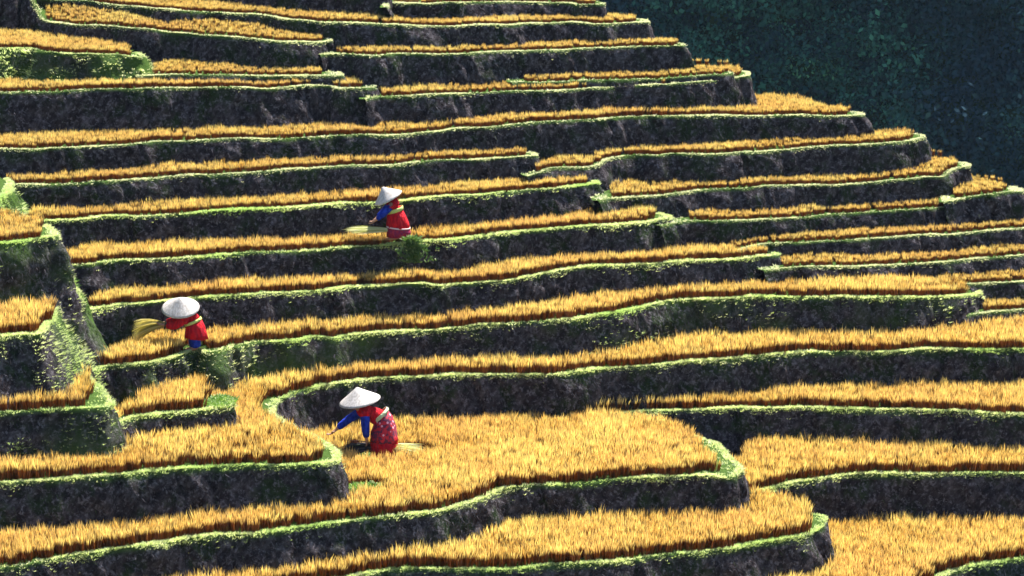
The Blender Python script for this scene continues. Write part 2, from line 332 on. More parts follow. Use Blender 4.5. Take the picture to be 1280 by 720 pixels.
MINGAP = {'r6b': .25, 'r11b': .2, 'm3b': .2}
limit_heights()

def catmull(P, step):
    """smooth resample of a polyline (n,3)"""
    P = np.asarray(P, float)
    Q = np.vstack([2*P[0]-P[1], P, 2*P[-1]-P[-2]])
    out = []
    for i in range(1, len(Q)-2):
        p0, p1, p2, p3 = Q[i-1], Q[i], Q[i+1], Q[i+2]
        d01, d12, d23 = [max(1e-4, np.linalg.norm(b-a))**.5 for a, b in ((p0, p1), (p1, p2), (p2, p3))]
        m1 = (p1-p0)/d01 - (p2-p0)/(d01+d12) + (p2-p1)/d12
        m2 = (p2-p1)/d12 - (p3-p1)/(d12+d23) + (p3-p2)/d23
        m1 *= d12; m2 *= d12
        n = max(2, int(np.linalg.norm(p2-p1)/step*2))
        t = np.linspace(0, 1, n, endpoint=False)[:, None]
        out.append((2*t**3-3*t**2+1)*p1 + (t**3-2*t**2+t)*m1 + (-2*t**3+3*t**2)*p2 + (t**3-t**2)*m2)
    out.append(P[-1:]); C = np.vstack(out)
    s = np.r_[0, np.cumsum(np.linalg.norm(np.diff(C, axis=0), axis=1))]
    k = max(3, int(s[-1]/step)); u = np.linspace(0, s[-1], k)
    return np.stack([np.interp(u, s, C[:, j]) for j in range(3)], 1), u

def inpoly(P, poly):
    x, y = P[:, 0], P[:, 1]; r = np.zeros(len(P), bool)
    a = poly; b = np.roll(poly, -1, 0)
    for (x1, y1), (x2, y2) in zip(a[:, :2], b[:, :2]):
        if y1 == y2: continue
        c = ((y1 > y) != (y2 > y)) & (x < (x2-x1)*(y-y1)/(y2-y1)+x1)
        r ^= c
    return r
def distline(P, ln):
    """distance of plan points to a polyline"""
    best = np.full(len(P), 1e9)
    A = ln[:-1, :2]; Bq = ln[1:, :2]
    for a, b in zip(A, Bq):
        ab = b-a; t = np.clip(((P[:, :2]-a)@ab)/max(1e-9, ab@ab), 0, 1)
        d = np.hypot(P[:, 0]-a[0]-t*ab[0], P[:, 1]-a[1]-t*ab[1]); best = np.minimum(best, d)
    return best

for n in ORDER:
    t = TR[n]; z = Z[n]
    P = np.array([unproj(p[0], p[1], z + (p[2] if len(p) > 2 else 0)) for p in t['pts']])
    C, u = catmull(P, .05)
    T2 = np.gradient(C[:, :2], axis=0); T2 /= np.linalg.norm(T2, axis=1)[:, None]+1e-9
    k = 9; ker = np.ones(k)/k
    T2 = np.stack([np.convolve(np.pad(T2[:, j], k//2, 'edge'), ker, 'valid') for j in (0, 1)], 1)
    T2 /= np.linalg.norm(T2, axis=1)[:, None]+1e-9
    out = np.stack([T2[:, 1], -T2[:, 0]], 1)
    # the lip wavers: broad scallops and small bites
    sc = .035*fbm(np.stack([u*1.1, u*0+z*9, u*0], 1), 2) + .012*vnoise(np.stack([u*6, u*0+z*5, u*0], 1))
    C[:, :2] += out*sc[:, None]
    C[:, 2] += .018*fbm(np.stack([u*1.7+50, u*0+z*9, u*0], 1), 3)
    Lb = 7.
    e = C[-1]; s = C[0]
    if t.get('end') == OFFR: endp = [e+np.array([0, t.get('back', Lb), 0])]
    elif n in ('r5', 'r9', 'r10', 'r11', 'r11b', 'r12', 'm1', 'm2', 'm3', 'm4'): endp = [e+np.array([-4.5, 2.0, 0])]
    elif n in ('r7', 'r6b', 'r8'): endp = [e+np.array([.1, 3., 0])]
    else: endp = [e+np.array([-.9*Lb*.6, Lb*.6, 0])]
    if t.get('start') == OFFL: stp = [s+np.array([0, Lb, 0])]
    else: stp = [s+np.array([-.1, .25, 0]), s+np.array([.2*Lb, Lb*.7, 0])]
    if n in ('s1', 'm3b'): endp = [e+np.array([-.5, .8, 0])]; stp = [s+np.array([.1, 1.2, 0])]
    t['C'] = C; t['u'] = u; t['out'] = out; t['closure'] = np.array(endp + stp[::-1])
    t['poly'] = np.vstack([C[::2], t['closure']])
    t['z'] = z

# ------------------------------------------------------------------ build banks
ground_z = -2.2
for n in ORDER:
    t = TR[n]; C, u, out, z = t['C'], t['u'], t['out'], t['z']
    # which terrace lies below: bank height
    hgt = 1.25 if n not in ('n1', 'r8', 'n4') else 1.7
    bat = t.get('batter', B0)
    rows = np.r_[-.10, -.05, 0, .015, .04, .075, np.linspace(.12, hgt, 22)]
    nb = len(C)
    # rills: narrow grooves running down the bank, a little slanted
    ur = []; x0 = 0
    while x0 < u[-1]:
        x0 += random.uniform(.25, 1.3); ur.append((x0, random.uniform(.03, .10), random.uniform(.025, .06), random.uniform(-.1, .35)))
    V = []; G = []
    for d in rows:
        if d <= 0:
            P = C.copy(); P[:, :2] += out*d
            P[:, 2] += -.004*(d == -.10)
            g = np.ones(nb)
        else:
            P = C.copy()
            off = bat*d + .02*(1-math.exp(-d*30))
            P[:, 2] = C[:, 2] - d - .012
            q = np.stack([C[:, 0], C[:, 1], P[:, 2]], 1)
            lump = .055*fbm(q*np.array([2.3, 2.3, 2.3]), 3) + .03*fbm(q*7+31, 2)
            lump *= min(1, d*7)*t.get('lumpy', 1)
            rl = 0
            for (c0, dp, w, sl) in ur:
                rl = rl - dp*np.exp(-((u-c0-sl*d)/w)**2)
                rl = rl + .5*dp*np.exp(-((u-c0-sl*d-2*w)/(1.2*w))**2)
            rl *= min(1, .25+d*6)*max(.25, 1-d*.9)
            P[:, :2] += out*(off+lump+rl)[:, None]
            g = .8*np.clip(1.1-d*(24 if n[0] in 'tnsp' else 34)+.5*fbm(q*2.2, 2), 0, 1) + np.clip(t.get('green', 0)-.25+.9*fbm(q*1.6+9, 3), 0, 1)*(t.get('green', 0) > 0)
        V.append(P); G.append(np.clip(g, 0, 1))
    nr = len(rows)
    V = np.vstack(V); G = np.concatenate(G)
    i = np.arange(nb-1)[None, :] + nb*np.arange(nr-1)[:, None]
    q = np.stack([i, i+nb, i+nb+1, i+1], -1).reshape(-1, 4)
    tri = np.vstack([q[:, [0, 1, 2]], q[:, [0, 2, 3]]])
    # the flat top behind the rim
    top = np.vstack([V[:nb], t['closure']])
    ids = np.r_[np.arange(nb), len(V)+np.arange(len(t['closure']))]
    tt = tessellate_polygon([[Vector(p) for p in top]])
    tt = np.array([[ids[a] for a in f] for f in tt])
    V = np.vstack([V, t['closure']]); G = np.r_[G, np.full(len(t['closure']), 1.)]
    # consistent winding for the top
    vv = V[tt]; nz = np.cross(vv[:, 1]-vv[:, 0], vv[:, 2]-vv[:, 0])[:, 2]
    tt[nz < 0] = tt[nz < 0][:, ::-1]
    t['tri'] = V[np.vstack([tt, tri[(tri < nb*3).all(1)]])]
    tri = np.vstack([tri, tt])
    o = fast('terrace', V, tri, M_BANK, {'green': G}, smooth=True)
    tag(o, kind='structure')
    t['V'] = V; t['nb'] = nb; t['rows'] = rows

# ------------------------------------------------------------------ blades
def blade_proto(nbl, spread, lean, w, hvar, rnd, seg=2, droop=.3, peak=0.):
    """a tuft of unit height: list of tapered blades; returns verts, tris"""
    V = []; Tq = []; R = []
    for b in range(nbl):
        a = rnd.uniform(0, 2*math.pi); r = spread*math.sqrt(rnd.random())
        bx, by = r*math.cos(a), r*math.sin(a)
        a2 = a + rnd.uniform(-.8, .8); l = lean*rnd.uniform(.2, 1)
        hh = rnd.uniform(1-hvar, 1)*(1-peak*r/spread)
        dx, dy = l*math.cos(a2), l*math.sin(a2)
        wa = rnd.uniform(0, math.pi); wx, wy = w*math.cos(wa)/2, w*math.sin(wa)/2
        base = len(V); rr = rnd.random()
        pts = []
        for k in range(seg+1):
            f = k/seg
            pts.append((bx+dx*f**1.6, by+dy*f**1.6, hh*(f-droop*l*f*f), (1-f**3)*(.55+.9*f*(1-f)*2)))
        for k, (x, y, zz, ww) in enumerate(pts[:-1]):
            V += [(x-wx*ww, y-wy*ww, zz), (x+wx*ww, y+wy*ww, zz)]; R += [rr, rr]
        V.append(pts[-1][:3]); R.append(rr)
        for k in range(seg-1):
            i0 = base+2*k; Tq += [(i0, i0+1, i0+3), (i0, i0+3, i0+2)]
        i0 = base+2*(seg-1); Tq.append((i0, i0+1, i0+2))
    return np.array(V), np.array(Tq), np.array(R)
def scatter(protos, pos, hs, rnd_center, tilt=None, hgt=None):
    """place tufts; returns joined arrays"""
    which = rng.integers(0, len(protos), len(pos))
    VV = []; TT = []; RR = []; base = 0
    for k, (pv, pt, pr) in enumerate(protos):
        idx = np.where(which == k)[0]
        if not len(idx): continue
        a = rng.uniform(0, 2*math.pi, len(idx)); c, s = np.cos(a), np.sin(a)
        h = hs[idx]
        X = (pv[None, :, 0]*c[:, None]-pv[None, :, 1]*s[:, None])
        Y = (pv[None, :, 0]*s[:, None]+pv[None, :, 1]*c[:, None])
        Zz = np.repeat(pv[None, :, 2], len(idx), 0)
        P = np.stack([X, Y, Zz], -1)*h[:, None, None]
        if tilt is not None: P[..., :2] += (tilt[idx][:, None, :]*P[..., 2:3])
        P += pos[idx][:, None, :]
        VV.append(P.reshape(-1, 3))
        n = len(pv); TT.append((pt[None]+ (np.arange(len(idx))*n)[:, None, None] + base).reshape(-1, 3)); base += n*len(idx)
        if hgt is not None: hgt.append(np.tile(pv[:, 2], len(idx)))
        RR.append(np.clip(pr[None]*.45+rnd_center[idx][:, None]*.55, 0, 1).ravel())
    return np.vstack(VV), np.vstack(TT), np.concatenate(RR)

BAREG = {}
RP = [blade_proto(31, .21, .22, .048, .28, random, 3, .2, .24) for _ in range(14)]
GP = [blade_proto(5, .5, .7, .22, .5, random, 2) for _ in range(8)]
HIGHER = {n: [m for m in ORDER if Z[m] > Z[n]+.03] for n in ORDER}

def clear_of_higher(n, P, extra=.0):
    keep = np.ones(len(P), bool)
    for m in HIGHER[n]:
        tm = TR[m]; h = min(1.3, tm['z']-TR[n]['z'])
        po = tm['poly']
        lo, hi = po.min(0)-.6, po.max(0)+.6
        cand = np.where(keep & (P[:, 0] > lo[0]) & (P[:, 0] < hi[0]) & (P[:, 1] > lo[1]) & (P[:, 1] < hi[1]))[0]
        if not len(cand): continue
        bad = inpoly(P[cand], po)
        rest = cand[~bad]
        keep[cand[bad]] = False
        if len(rest):
            d = distline(P[rest], tm['C'][::3])
            keep[rest[d < tm.get('batter', B0)*h+extra]] = False
    return keep

BARE = []     # (terrace, x, y, rx, ry) plan ellipses without rice
def bare(n, px, py, rx, ry):
    p = unproj(px, py, Z[n]); BARE.append((n, p[0], p[1], rx, ry)); return p
p1 = bare('t3', 468, 572, .34, .42); bare('t3', 512, 569, .36, .25); bare('t3', 440, 562, .14, .16)
p2 = bare('p2', 244, 436, .15, .35)
p3 = bare('r2', 498, 296, .20, .10)
bare('t3', 455, 617, .25, .3)
sp_all = {}; BAREG = {}
for n in ORDER:
    t = TR[n]
    if t.get('norice'): continue
    tr = t['tri']; rh = t['rice']
    lo, hi = t['poly'].min(0), t['poly'].max(0)
    sp = .097 if n[0] in 'tnsp' else .085
    gx, gy = np.meshgrid(np.arange(lo[0], hi[0], sp), np.arange(lo[1], hi[1], sp*.95))
    P = np.stack([gx.ravel(), gy.ravel(), np.full(gx.size, t['z'])], 1)
    P[:, :2] += rng.normal(0, sp*.22, (len(P), 2))
    px, py, _ = proj(P)
    ok = (px > -160) & (px < 1440) & (py > -60) & (py < 860)
    if 'xl' in t: ok &= px > t['xl']+1
    if 'xr' in t: ok &= px < t['xr']-2
    P = P[ok]
    P = P[inpoly(P, t['poly'])]
    # keep off the rim, more so on side edges
    fw = t['C'] if n[0] in 'tsn' else t['C'][:int(np.argmax(t['C'][:, 0]))+1]
    d = distline(P, fw[::2])
    P = P[d > .065]
    if 'sidem' in t:
        px, py, _ = proj(P)
        if n == 't3': side = t['C'][proj(t['C'])[0] > 888]; side = side[proj(side)[1] < 600]
        else: side = t['C'][(proj(t['C'])[0] > 343) & (proj(t['C'])[1] > 500) & (proj(t['C'])[1] < 578) & (proj(t['C'])[0] < 430)]
        P = P[distline(P, side) > t['sidem']]
    P = P[clear_of_higher(n, P)]
    for (bn, bx, by, rx, ry) in BARE:
        if bn == n: P = P[((P[:, 0]-bx)/rx)**2+((P[:, 1]-by)/ry)**2 > 1]
    if not len(P): continue
    from mathutils.bvhtree import BVHTree
    bv = BVHTree.FromPolygons([tuple(v_) for v_ in tr.reshape(-1, 3)], [(3*i_, 3*i_+1, 3*i_+2) for i_ in range(len(tr))])
    for i_ in range(len(P)):
        h_ = bv.ray_cast(Vector((P[i_, 0], P[i_, 1], 20)), Vector((0, 0, -1)))
        P[i_, 2] = (h_[0].z if h_[0] else t['z']) - .01
    v = fbm(P*np.array([1.6, 1.6, 1]), 3)
    hs = rh*1.22*(.92+.10*v)*rng.uniform(.82, 1.12, len(P))
    tilt = np.stack([rng.normal(.02, .08, len(P)), rng.normal(-.02, .08, len(P))], 1)
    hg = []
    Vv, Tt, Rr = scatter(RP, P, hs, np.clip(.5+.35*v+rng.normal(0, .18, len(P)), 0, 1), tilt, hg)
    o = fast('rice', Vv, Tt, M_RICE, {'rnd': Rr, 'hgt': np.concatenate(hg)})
    tag(o, t['label'], 'rice', 'strips of ripe rice on the terraces', 'stuff')
    sp_all[n] = len(P)
    from mathutils.kdtree import KDTree
    kd = KDTree(len(P))
    for i_, p_ in enumerate(P): kd.insert((p_[0], p_[1], 0), i_)
    kd.balance()
    area = max(10, (hi[0]-lo[0])*(hi[1]-lo[1]))
    Gp = np.stack([rng.uniform(lo[0], hi[0], int(area*260)), rng.uniform(lo[1], hi[1], int(area*260)), np.zeros(int(area*260))], 1)
    gx_, gy_, _ = proj(Gp+[0, 0, t['z']])
    Gp = Gp[(gx_ > -40) & (gx_ < 1320) & (gy_ > -20) & (gy_ < 760)]
    Gp = Gp[inpoly(Gp, t['poly'])]
    if len(Gp): Gp = Gp[clear_of_higher(n, Gp)]
    if len(Gp): Gp = Gp[np.array([kd.find((g_[0], g_[1], 0))[2] > .125 for g_ in Gp])]
    if len(Gp):
        for i_ in range(len(Gp)):
            h_ = bv.ray_cast(Vector((Gp[i_, 0], Gp[i_, 1], 20)), Vector((0, 0, -1)))
            Gp[i_, 2] = (h_[0].z if h_[0] else -99) - .005
        Gp = Gp[Gp[:, 2] > -50]
        BAREG[n] = Gp
print('rice clumps', sum(sp_all.values()))

# ------------------------------------------------------------------ rim grass and bank stems
for n in ORDER:
    t = TR[n]; V, nb, rows, out = t['V'], t['nb'], t['rows'], t['out']
    VG = V[:nb*len(rows)].reshape(len(rows), nb, 3)
    px, py, _ = proj(VG[2])
    seen = (px > -120) & (px < 1400) & (py > -60) & (py < 800)
    idx = np.where(seen)[0]
    if len(idx) < 3: continue
    length = len(idx)*.05
    near = n[0] in 'tnsp' or n in ('r1', 'r2', 'r3')
    dens = 420 if near else 330
    k = int(length*dens)
    c = rng.choice(idx[:-1], k); fr = rng.random(k)
    gtop = rng.random(k)
    down = np.where(gtop < .62, rng.uniform(-.065, .0, k), rng.exponential(.014 if near else .008, k))
    edge = fbm(np.stack([t['u'][c]*2.3, c*0+t['z']*7, c*0], 1), 2)
    thin = (fbm(np.stack([t['u'][c]*.9+5, c*0+t['z']*11, c*0], 1), 3) > -.42) | (rng.random(k) < .3)
    c = c[thin]; fr = fr[thin]; down = down[thin]; edge = edge[thin]
    down = np.where(down > 0, down*(1+.9*edge), down)
    down = np.clip(down, -.1, .6)
    if t.get('green', 0) > 0:
        kg = int(length*700*t['green'])
        c2 = rng.choice(idx[:-1], kg); dn2 = rng.uniform(0, 1.1, kg)
        qq = np.stack([VG[2][c2, 0], VG[2][c2, 1], -dn2], 1)
        kk = fbm(qq*1.7+9, 3) > .05 - .5*(t['green']-.5)
        c = np.r_[c, c2[kk]]; down = np.r_[down, dn2[kk]]; fr = rng.random(len(c))
    ri = np.interp(down, rows, np.arange(len(rows))); r0 = np.clip(ri.astype(int), 0, len(rows)-2); rf = (ri-r0)[:, None]
    def at(rr, cc): return VG[rr, cc]*(1-fr[:, None]) + VG[rr, cc+1]*fr[:, None]
    P = at(r0, c)*(1-rf)+at(r0+1, c)*rf
    kp = clear_of_higher(n, P, -.08); P = P[kp]; cc = c[kp]; dn = down[kp]
    if not len(P): continue
    hs = rng.uniform(.014, .034, len(P))*(1.2 if near else .75)
    hs *= 1+.5*np.clip(vnoise(P*3), -.5, 1)
    if t.get('lumpy'):
        cl = vnoise(P*np.array([5., 5, 7])+3); keepl = (dn < .03) | (cl > -.15)
        P, hs, cc, dn, cl = P[keepl], hs[keepl], cc[keepl], dn[keepl], cl[keepl]
        hs = np.where(dn > .03, hs*(1.6+1.8*np.clip(cl, 0, 1)), hs)
    tl = out[cc]*(.3+np.clip(dn*9, 0, 1.1))[:, None] + rng.normal(0, .3, (len(P), 2))
    if n in BAREG:
        gq = BAREG[n]; P = np.vstack([P, gq]); hs = np.r_[hs, rng.uniform(.03, .055, len(gq))]
        tl = np.vstack([tl, rng.normal(0, .35, (len(gq), 2))])
    Vv, Tt, Rr = scatter(GP, P, hs, rng.random(len(P)), tl)
    o = fast('bank_grass', Vv, Tt, M_GRASS if near and n not in ('p2',) or t.get('green', 0) else M_RIM, {'rnd': Rr})
    tag(o, None, 'grass', 'grass along the terrace rims', 'stuff')
    t['grass'] = o
    # dead stems lying down the bank, all combed one way
    k = int(length*(120 if near else 80))
    c = rng.choice(idx[:-1], k); down = rng.uniform(.04, 1.0, k); fr = rng.random(k)
    ri = np.interp(down, rows, np.arange(len(rows))); r0 = np.clip(ri.astype(int), 0, len(rows)-2); rf = (ri-r0)[:, None]
    P = at(r0, c)*(1-rf)+at(r0+1, c)*rf
    P[:, :2] += out[c]*.012
    ln = rng.uniform(.03, .10, k)
    T3 = np.stack([-out[c, 1], out[c, 0], np.zeros(k)], 1)
    bat = t.get('batter', B0)
    Dn = np.stack([out[c, 0]*bat, out[c, 1]*bat, -np.ones(k)], 1)
    dirv = T3*rng.normal(.45, .6, k)[:, None]+Dn; dirv /= np.linalg.norm(dirv, axis=1)[:, None]
    O3 = np.concatenate([out[c], np.zeros((k, 1))], 1)
    W = T3*(rng.uniform(.003, .008, k))[:, None]
    A = P-W; Bv = P+W; Cc = P+dirv*ln[:, None]+O3*rng.uniform(-.005, .05, k)[:, None]
    Vs = np.stack([A, Bv, Cc], 1).reshape(-1, 3); Ts = np.arange(3*k).reshape(-1, 3)
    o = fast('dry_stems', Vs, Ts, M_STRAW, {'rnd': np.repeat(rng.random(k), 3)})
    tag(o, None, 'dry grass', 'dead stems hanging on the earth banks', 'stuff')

# ------------------------------------------------------------------ people
def mesh_from(bm_fn): pass
def pl(px, py, Y0, dy=0.):
    """point at photo position on the upright plane through depth Y0 (+dy metres away)"""
    d = ray(px, py); return Vector(CAM + d*((Y0+dy)/d[1]))
def skin(name, pts, edges, radii, m, parent=None, origin=Vector((0, 0, 0)), sub=2):
    me = bpy.data.meshes.new(name); me.from_pydata([tuple(p-origin) for p in pts], edges, [])
    o = bpy.data.objects.new('tmp', me); COL.objects.link(o)
    sm = o.modifiers.new('s', 'SKIN'); sm.use_smooth_shade = True; sm.branch_smoothing = .6
    for v, r in zip(me.skin_vertices[0].data, radii):
        v.radius = r if isinstance(r, tuple) else (r, r)
    me.skin_vertices[0].data[0].use_root = True
    if sub:
        sb = o.modifiers.new('u', 'SUBSURF'); sb.levels = sub; sb.render_levels = sub
    dg = bpy.context.evaluated_depsgraph_get(); ev = o.evaluated_get(dg)
    nm = bpy.data.meshes.new_from_object(ev); nm.name = name
    bpy.data.objects.remove(o); nm.materials.clear(); nm.materials.append(m)
    r = bpy.data.objects.new(name, nm); COL.objects.link(r)
    for p in nm.polygons: p.use_smooth = True
    if parent: r.parent = parent
    else: r.location = origin
    return r
def loft(name, rings, m, parent, origin, nseg=40, fold=.05, thick=.006, seed=0):
    """rings: (centre Vector, rx, ry, tilt about y axis); open tube with real thickness and soft folds"""
    V = []
    def ring(cn, rx, ry, tl, f, inner):
        for k in range(nseg):
            a = 2*math.pi*k/nseg
            w = 1 + f*(math.sin(a*7+seed)+.6*math.sin(a*11+2*seed)) - (thick/rx if inner else 0)
            x, y = rx*w*math.cos(a), ry*w*math.sin(a)
            V.append(cn-origin+Vector((x*math.cos(tl), y, -x*math.sin(tl))))
    n = len(rings)
    for i, (cn, rx, ry, tl) in enumerate(rings): ring(cn, rx, ry, tl, fold*i/(n-1), False)
    for i, (cn, rx, ry, tl) in reversed(list(enumerate(rings))): ring(cn, rx, ry, tl, fold*i/(n-1), True)
    Fq = []
    tot = 2*n
    for i in range(tot):
        for k in range(nseg):
            a, b = i*nseg+k, i*nseg+(k+1) % nseg; c, d = ((i+1) % tot)*nseg+(k+1) % nseg, ((i+1) % tot)*nseg+k
            Fq.append((a, b, c, d))
    me = bpy.data.meshes.new(name); me.from_pydata([tuple(v) for v in V], [], Fq); me.materials.append(m)
    for p in me.polygons: p.use_smooth = True
    o = bpy.data.objects.new(name, me); COL.objects.link(o); o.parent = parent; return o
def hat(apex, rimc, R, axis, parent, origin):
    axis = axis.normalized(); hgt = (apex-rimc).length
    q = axis.to_track_quat('Z', 'Y').to_matrix()
    prof = [(0, hgt), (.015, hgt-.004), (R*.3, hgt*.70), (R*.62, hgt*.375), (R*.9, hgt*.085), (R, -.004), (R-.006, -.010), (R*.88, hgt*.03), (R*.6, hgt*.32), (.02, hgt*.9)]
    V = []; Fq = []; n = 48
    for r, z in prof:
        for k in range(n):
            a = 2*math.pi*k/n; rr = r*(1+.008*math.sin(16*a))
            V.append(rimc-origin+q@Vector((rr*math.cos(a), rr*math.sin(a), z)))
    for i in range(len(prof)-1):
        for k in range(n): Fq.append((i*n+k, (i+1)*n+k, (i+1)*n+(k+1) % n, i*n+(k+1) % n))
    me = bpy.data.meshes.new('conical_hat'); me.from_pydata([tuple(v) for v in V], [], Fq); me.materials.append(M_HAT)
    for p in me.polygons: p.use_smooth = True
    o = bpy.data.objects.new('conical_hat', me); COL.objects.link(o); o.parent = parent
    # hoop round the brim
    return o
def make_person(label, Y0, s, head, face, neck, chest, waist, pelvis, arms, legs, floor):
    """all positions are photo positions on the person's plane; s = body scale"""
    org = pl(pelvis[0], floor, Y0)
    P = []; E = []; Rr = []
    def add(p, r, par=None):
        P.append(p); Rr.append(r)
        if par is not None: E.append((par, len(P)-1))
        return len(P)-1
    pv = add(pl(*pelvis, Y0), (.11*s, .09*s))
    wa = add(pl(*waist, Y0), (.08*s, .07*s), pv)
    ch = add(pl(*chest, Y0), (.095*s, .08*s), wa)
    nk = add(pl(*neck, Y0), .045*s, ch)
    hb = pl(*head, Y0); h1 = add(hb, (.072*s, .085*s), nk)
    up = (hb-P[nk]).normalized()
    h2 = add(hb+up*.075*s, .055*s, h1)
    fd = Vector(face).normalized()
    add(hb+fd*.088*s, .016*s, h1)           # nose
    joints = {'arms': [], 'legs': []}
    for (sh, el, ha, dy, fin) in arms:
        a = add(pl(*sh, Y0, dy), .045*s, ch); b = add(pl(*el, Y0, dy*1.1), .038*s, a); c = add(pl(*ha, Y0, dy*.8), (.026*s, .022*s), b)
        dr = (P[c]-P[b]).normalized(); side = Vector((0, 1, 0)); nr = dr.cross(side).normalized()
        palm = add(P[c]+dr*.045*s, (.034*s, .016*s), c)
        for j, (o_, ln) in enumerate(((-1.5, .055), (-.5, .068), (.5, .072), (1.5, .062))):
            f1 = add(P[palm]+side*o_*.016*s+dr*.025*s, .009*s, palm)
            f2 = add(P[f1]+dr*ln*.55*s-nr*.006*s, .0085*s, f1)
            add(P[f2]+(dr*.5-nr*.7).normalized()*ln*.5*s, .007*s, f2)
        t1_ = add(P[c]+side*.032*s*(-1 if dy > 0 else 1)+dr*.03*s, .010*s, palm); add(P[t1_]+(dr*.8-nr*.6).normalized()*.035*s, .009*s, t1_)
        joints['arms'].append((P[a], P[b], P[c]))
    for (kn, an, dy) in legs:
        a = add(P[0]+Vector((0, dy, -.03*s)), .085*s, pv); b = add(pl(*kn, Y0, dy*1.3), .058*s, a); c = add(pl(*an, Y0, dy), .036*s, b)
        d = add(P[c]+Vector((-.10*s, -.0, -.03*s)), .028*s, c); add(P[d]+Vector((-.08*s, 0, -.01)), .018*s, d)
        joints['legs'].append((P[a], P[b], P[c]))
    body = skin('person', P, E, Rr, M_SKIN, None, org)
    tag(body, label, 'person', 'women harvesting rice on the terraces')
    # face
    sd_ = fd.cross(up).normalized()
    for sg in (-1, 1):
        c0 = hb+fd*.074*s+sd_*.028*s*sg+up*.022*s
        ico('eye', c0, .009*s, M_HAIR, body, org)
        ico('ear', hb+sd_*.078*s*sg-fd*.005*s, .018*s, M_SKIN, body, org, (.5, 1, 1.3))
    ico('mouth', hb+fd*.072*s-up*.035*s, .015*s, simple_lip, body, org, (1, 1.3, .4))
    hr = [(hb-up*.03*s-fd*.035*s, 0), (hb+up*.02*s-fd*.03*s, 0), (hb+up*.08*s-fd*.012*s, 0)]
    skin('hair', [h[0] for h in hr], [(0, 1), (1, 2)], [.062*s, .078*s, .058*s], M_HAIR, body, org)
    return body, org, P, joints
def ico(name, c, r, m, parent, origin, sc=(1, 1, 1)):
    import bmesh
    bm = bmesh.new(); bmesh.ops.create_icosphere(bm, subdivisions=2, radius=r)
    for v in bm.verts: v.co = Vector((v.co.x*sc[0], v.co.y*sc[1], v.co.z*sc[2]))+c-origin
    me = bpy.data.meshes.new(name); bm.to_mesh(me); bm.free(); me.materials.append(m)
    for p in me.polygons: p.use_smooth = True
    o = bpy.data.objects.new(name, me); COL.objects.link(o); o.parent = parent; return o
simple_lip = simple('lips', (.35, .08, .07), .5)

def sleeves(name, joints, s, m, body, org, extra=1.0, chest=None, waist=None, upto=.93):
    for (a, b, c) in joints:
        e = b+(c-b)*upto
        skin(name, [a, (a+b)/2, b, (b+e)/2, e], [(0, 1), (1, 2), (2, 3), (3, 4)], [.066*s*extra, .060*s*extra, .054*s*extra, .048*s*extra, .046*s*extra], m, body, org)
def stalks(name, start, dirv, length, n, fan, thick, m, label, cat, group=None, rfan=None, w=.006, droop=.0, seed=1, sizej=.3, jit=0., wild=0.):
    """a bound bundle: stalks leave one grip and fan out"""
    rd = np.random.default_rng(seed)
    dirv = Vector(dirv).normalized(); s1 = dirv.cross(Vector((0, 0, 1))).normalized(); s2 = s1.cross(dirv)
    V = []; T_ = []; R = []
    for k in range(n):
        r = math.sqrt(rd.random()); a = rd.uniform(0, 2*math.pi)
        o1, o2 = r*math.cos(a), r*math.sin(a)
        l = length*rd.uniform(1-sizej, 1.05)
        rr = rd.random(); ww = w*rd.uniform(.6, 1.4)
        wa = s1*math.cos(a*3)+s2*math.sin(a*3)
        b0 = len(V); so = dirv*rd.uniform(-jit, jit)*length; o1 += rd.normal(0, wild); o2 += abs(rd.normal(0, wild*.6))
        for j in range(5):
            f = j/4
            p = Vector(start)+so+dirv*(f*l)+s1*o1*(thick+fan*f*l)+s2*o2*(thick*.8+(rfan if rfan is not None else fan)*f*l)-Vector((0, 0, 1))*droop*l*f*f
            q = ww*(1-.75*f if j < 4 else .1)*(1.6 if j == 3 else 1)
            V += [p-wa*q/2, p+wa*q/2]; R += [rr, rr]
            if j: T_ += [(b0+2*j-2, b0+2*j-1, b0+2*j+1), (b0+2*j-2, b0+2*j+1, b0+2*j)]
    base = Vector(start)
    V = np.array([tuple(v-base) for v in V]); o = fast(name, V, np.array(T_), m, {'rnd': np.array(R)})
    o.location = base
    return tag(o, label, cat, group)

# the woman in the central field
Y1 = float(p1[1])
b1, o1, P1, j1 = make_person('crouching woman in blue sleeves, red vest and patterned skirt, reaching into the wide central field',
    Y1, 1.0, (441, 505), (-.9, -.25, -.45), (449, 508), (456, 512), (470, 521), (480, 533),
    [((452, 514), (436, 524), (420, 537), .13, 0), ((456, 517), (457, 535), (458, 548), -.13, 0)],
    [((472, 548), (477, 569), .08), ((473, 549), (481, 570), -.08)], 574)
sleeves('sleeve', j1['arms'], 1.0, M_BLUE, b1, o1, 1.02)
def stub(j, k, f): return j[k][0]+(j[k][1]-j[k][0])*f
skin('vest', [pl(448, 509, Y1), pl(456, 513, Y1), pl(464, 517, Y1), pl(472, 521, Y1), pl(477, 525, Y1), j1['arms'][0][0], stub(j1['arms'], 0, .3), j1['arms'][1][0], stub(j1['arms'], 1, .3)],
     [(0, 1), (1, 2), (2, 3), (3, 4), (1, 5), (5, 6), (1, 7), (7, 8)],
     [.080, (.130, .120), (.135, .125), (.125, .12), (.11, .115), .085, .078, .085, .078], M_RED, b1, o1)
for (a, b, c) in j1['legs']:
    skin('trouser_leg', [a, (a+b)/2, b, b+(c-b)*.5, b+(c-b)*.95], [(0, 1), (1, 2), (2, 3), (3, 4)], [.09, .085, .07, .055, .05], M_HAIR, b1, o1)
loft('sash', [(pl(475, 516.5, Y1), .112, .135, -.75), (pl(476.3, 518.2, Y1), .122, .145, -.75), (pl(477.6, 520, Y1), .118, .142, -.75)], M_SASHP, b1, o1, fold=.01)
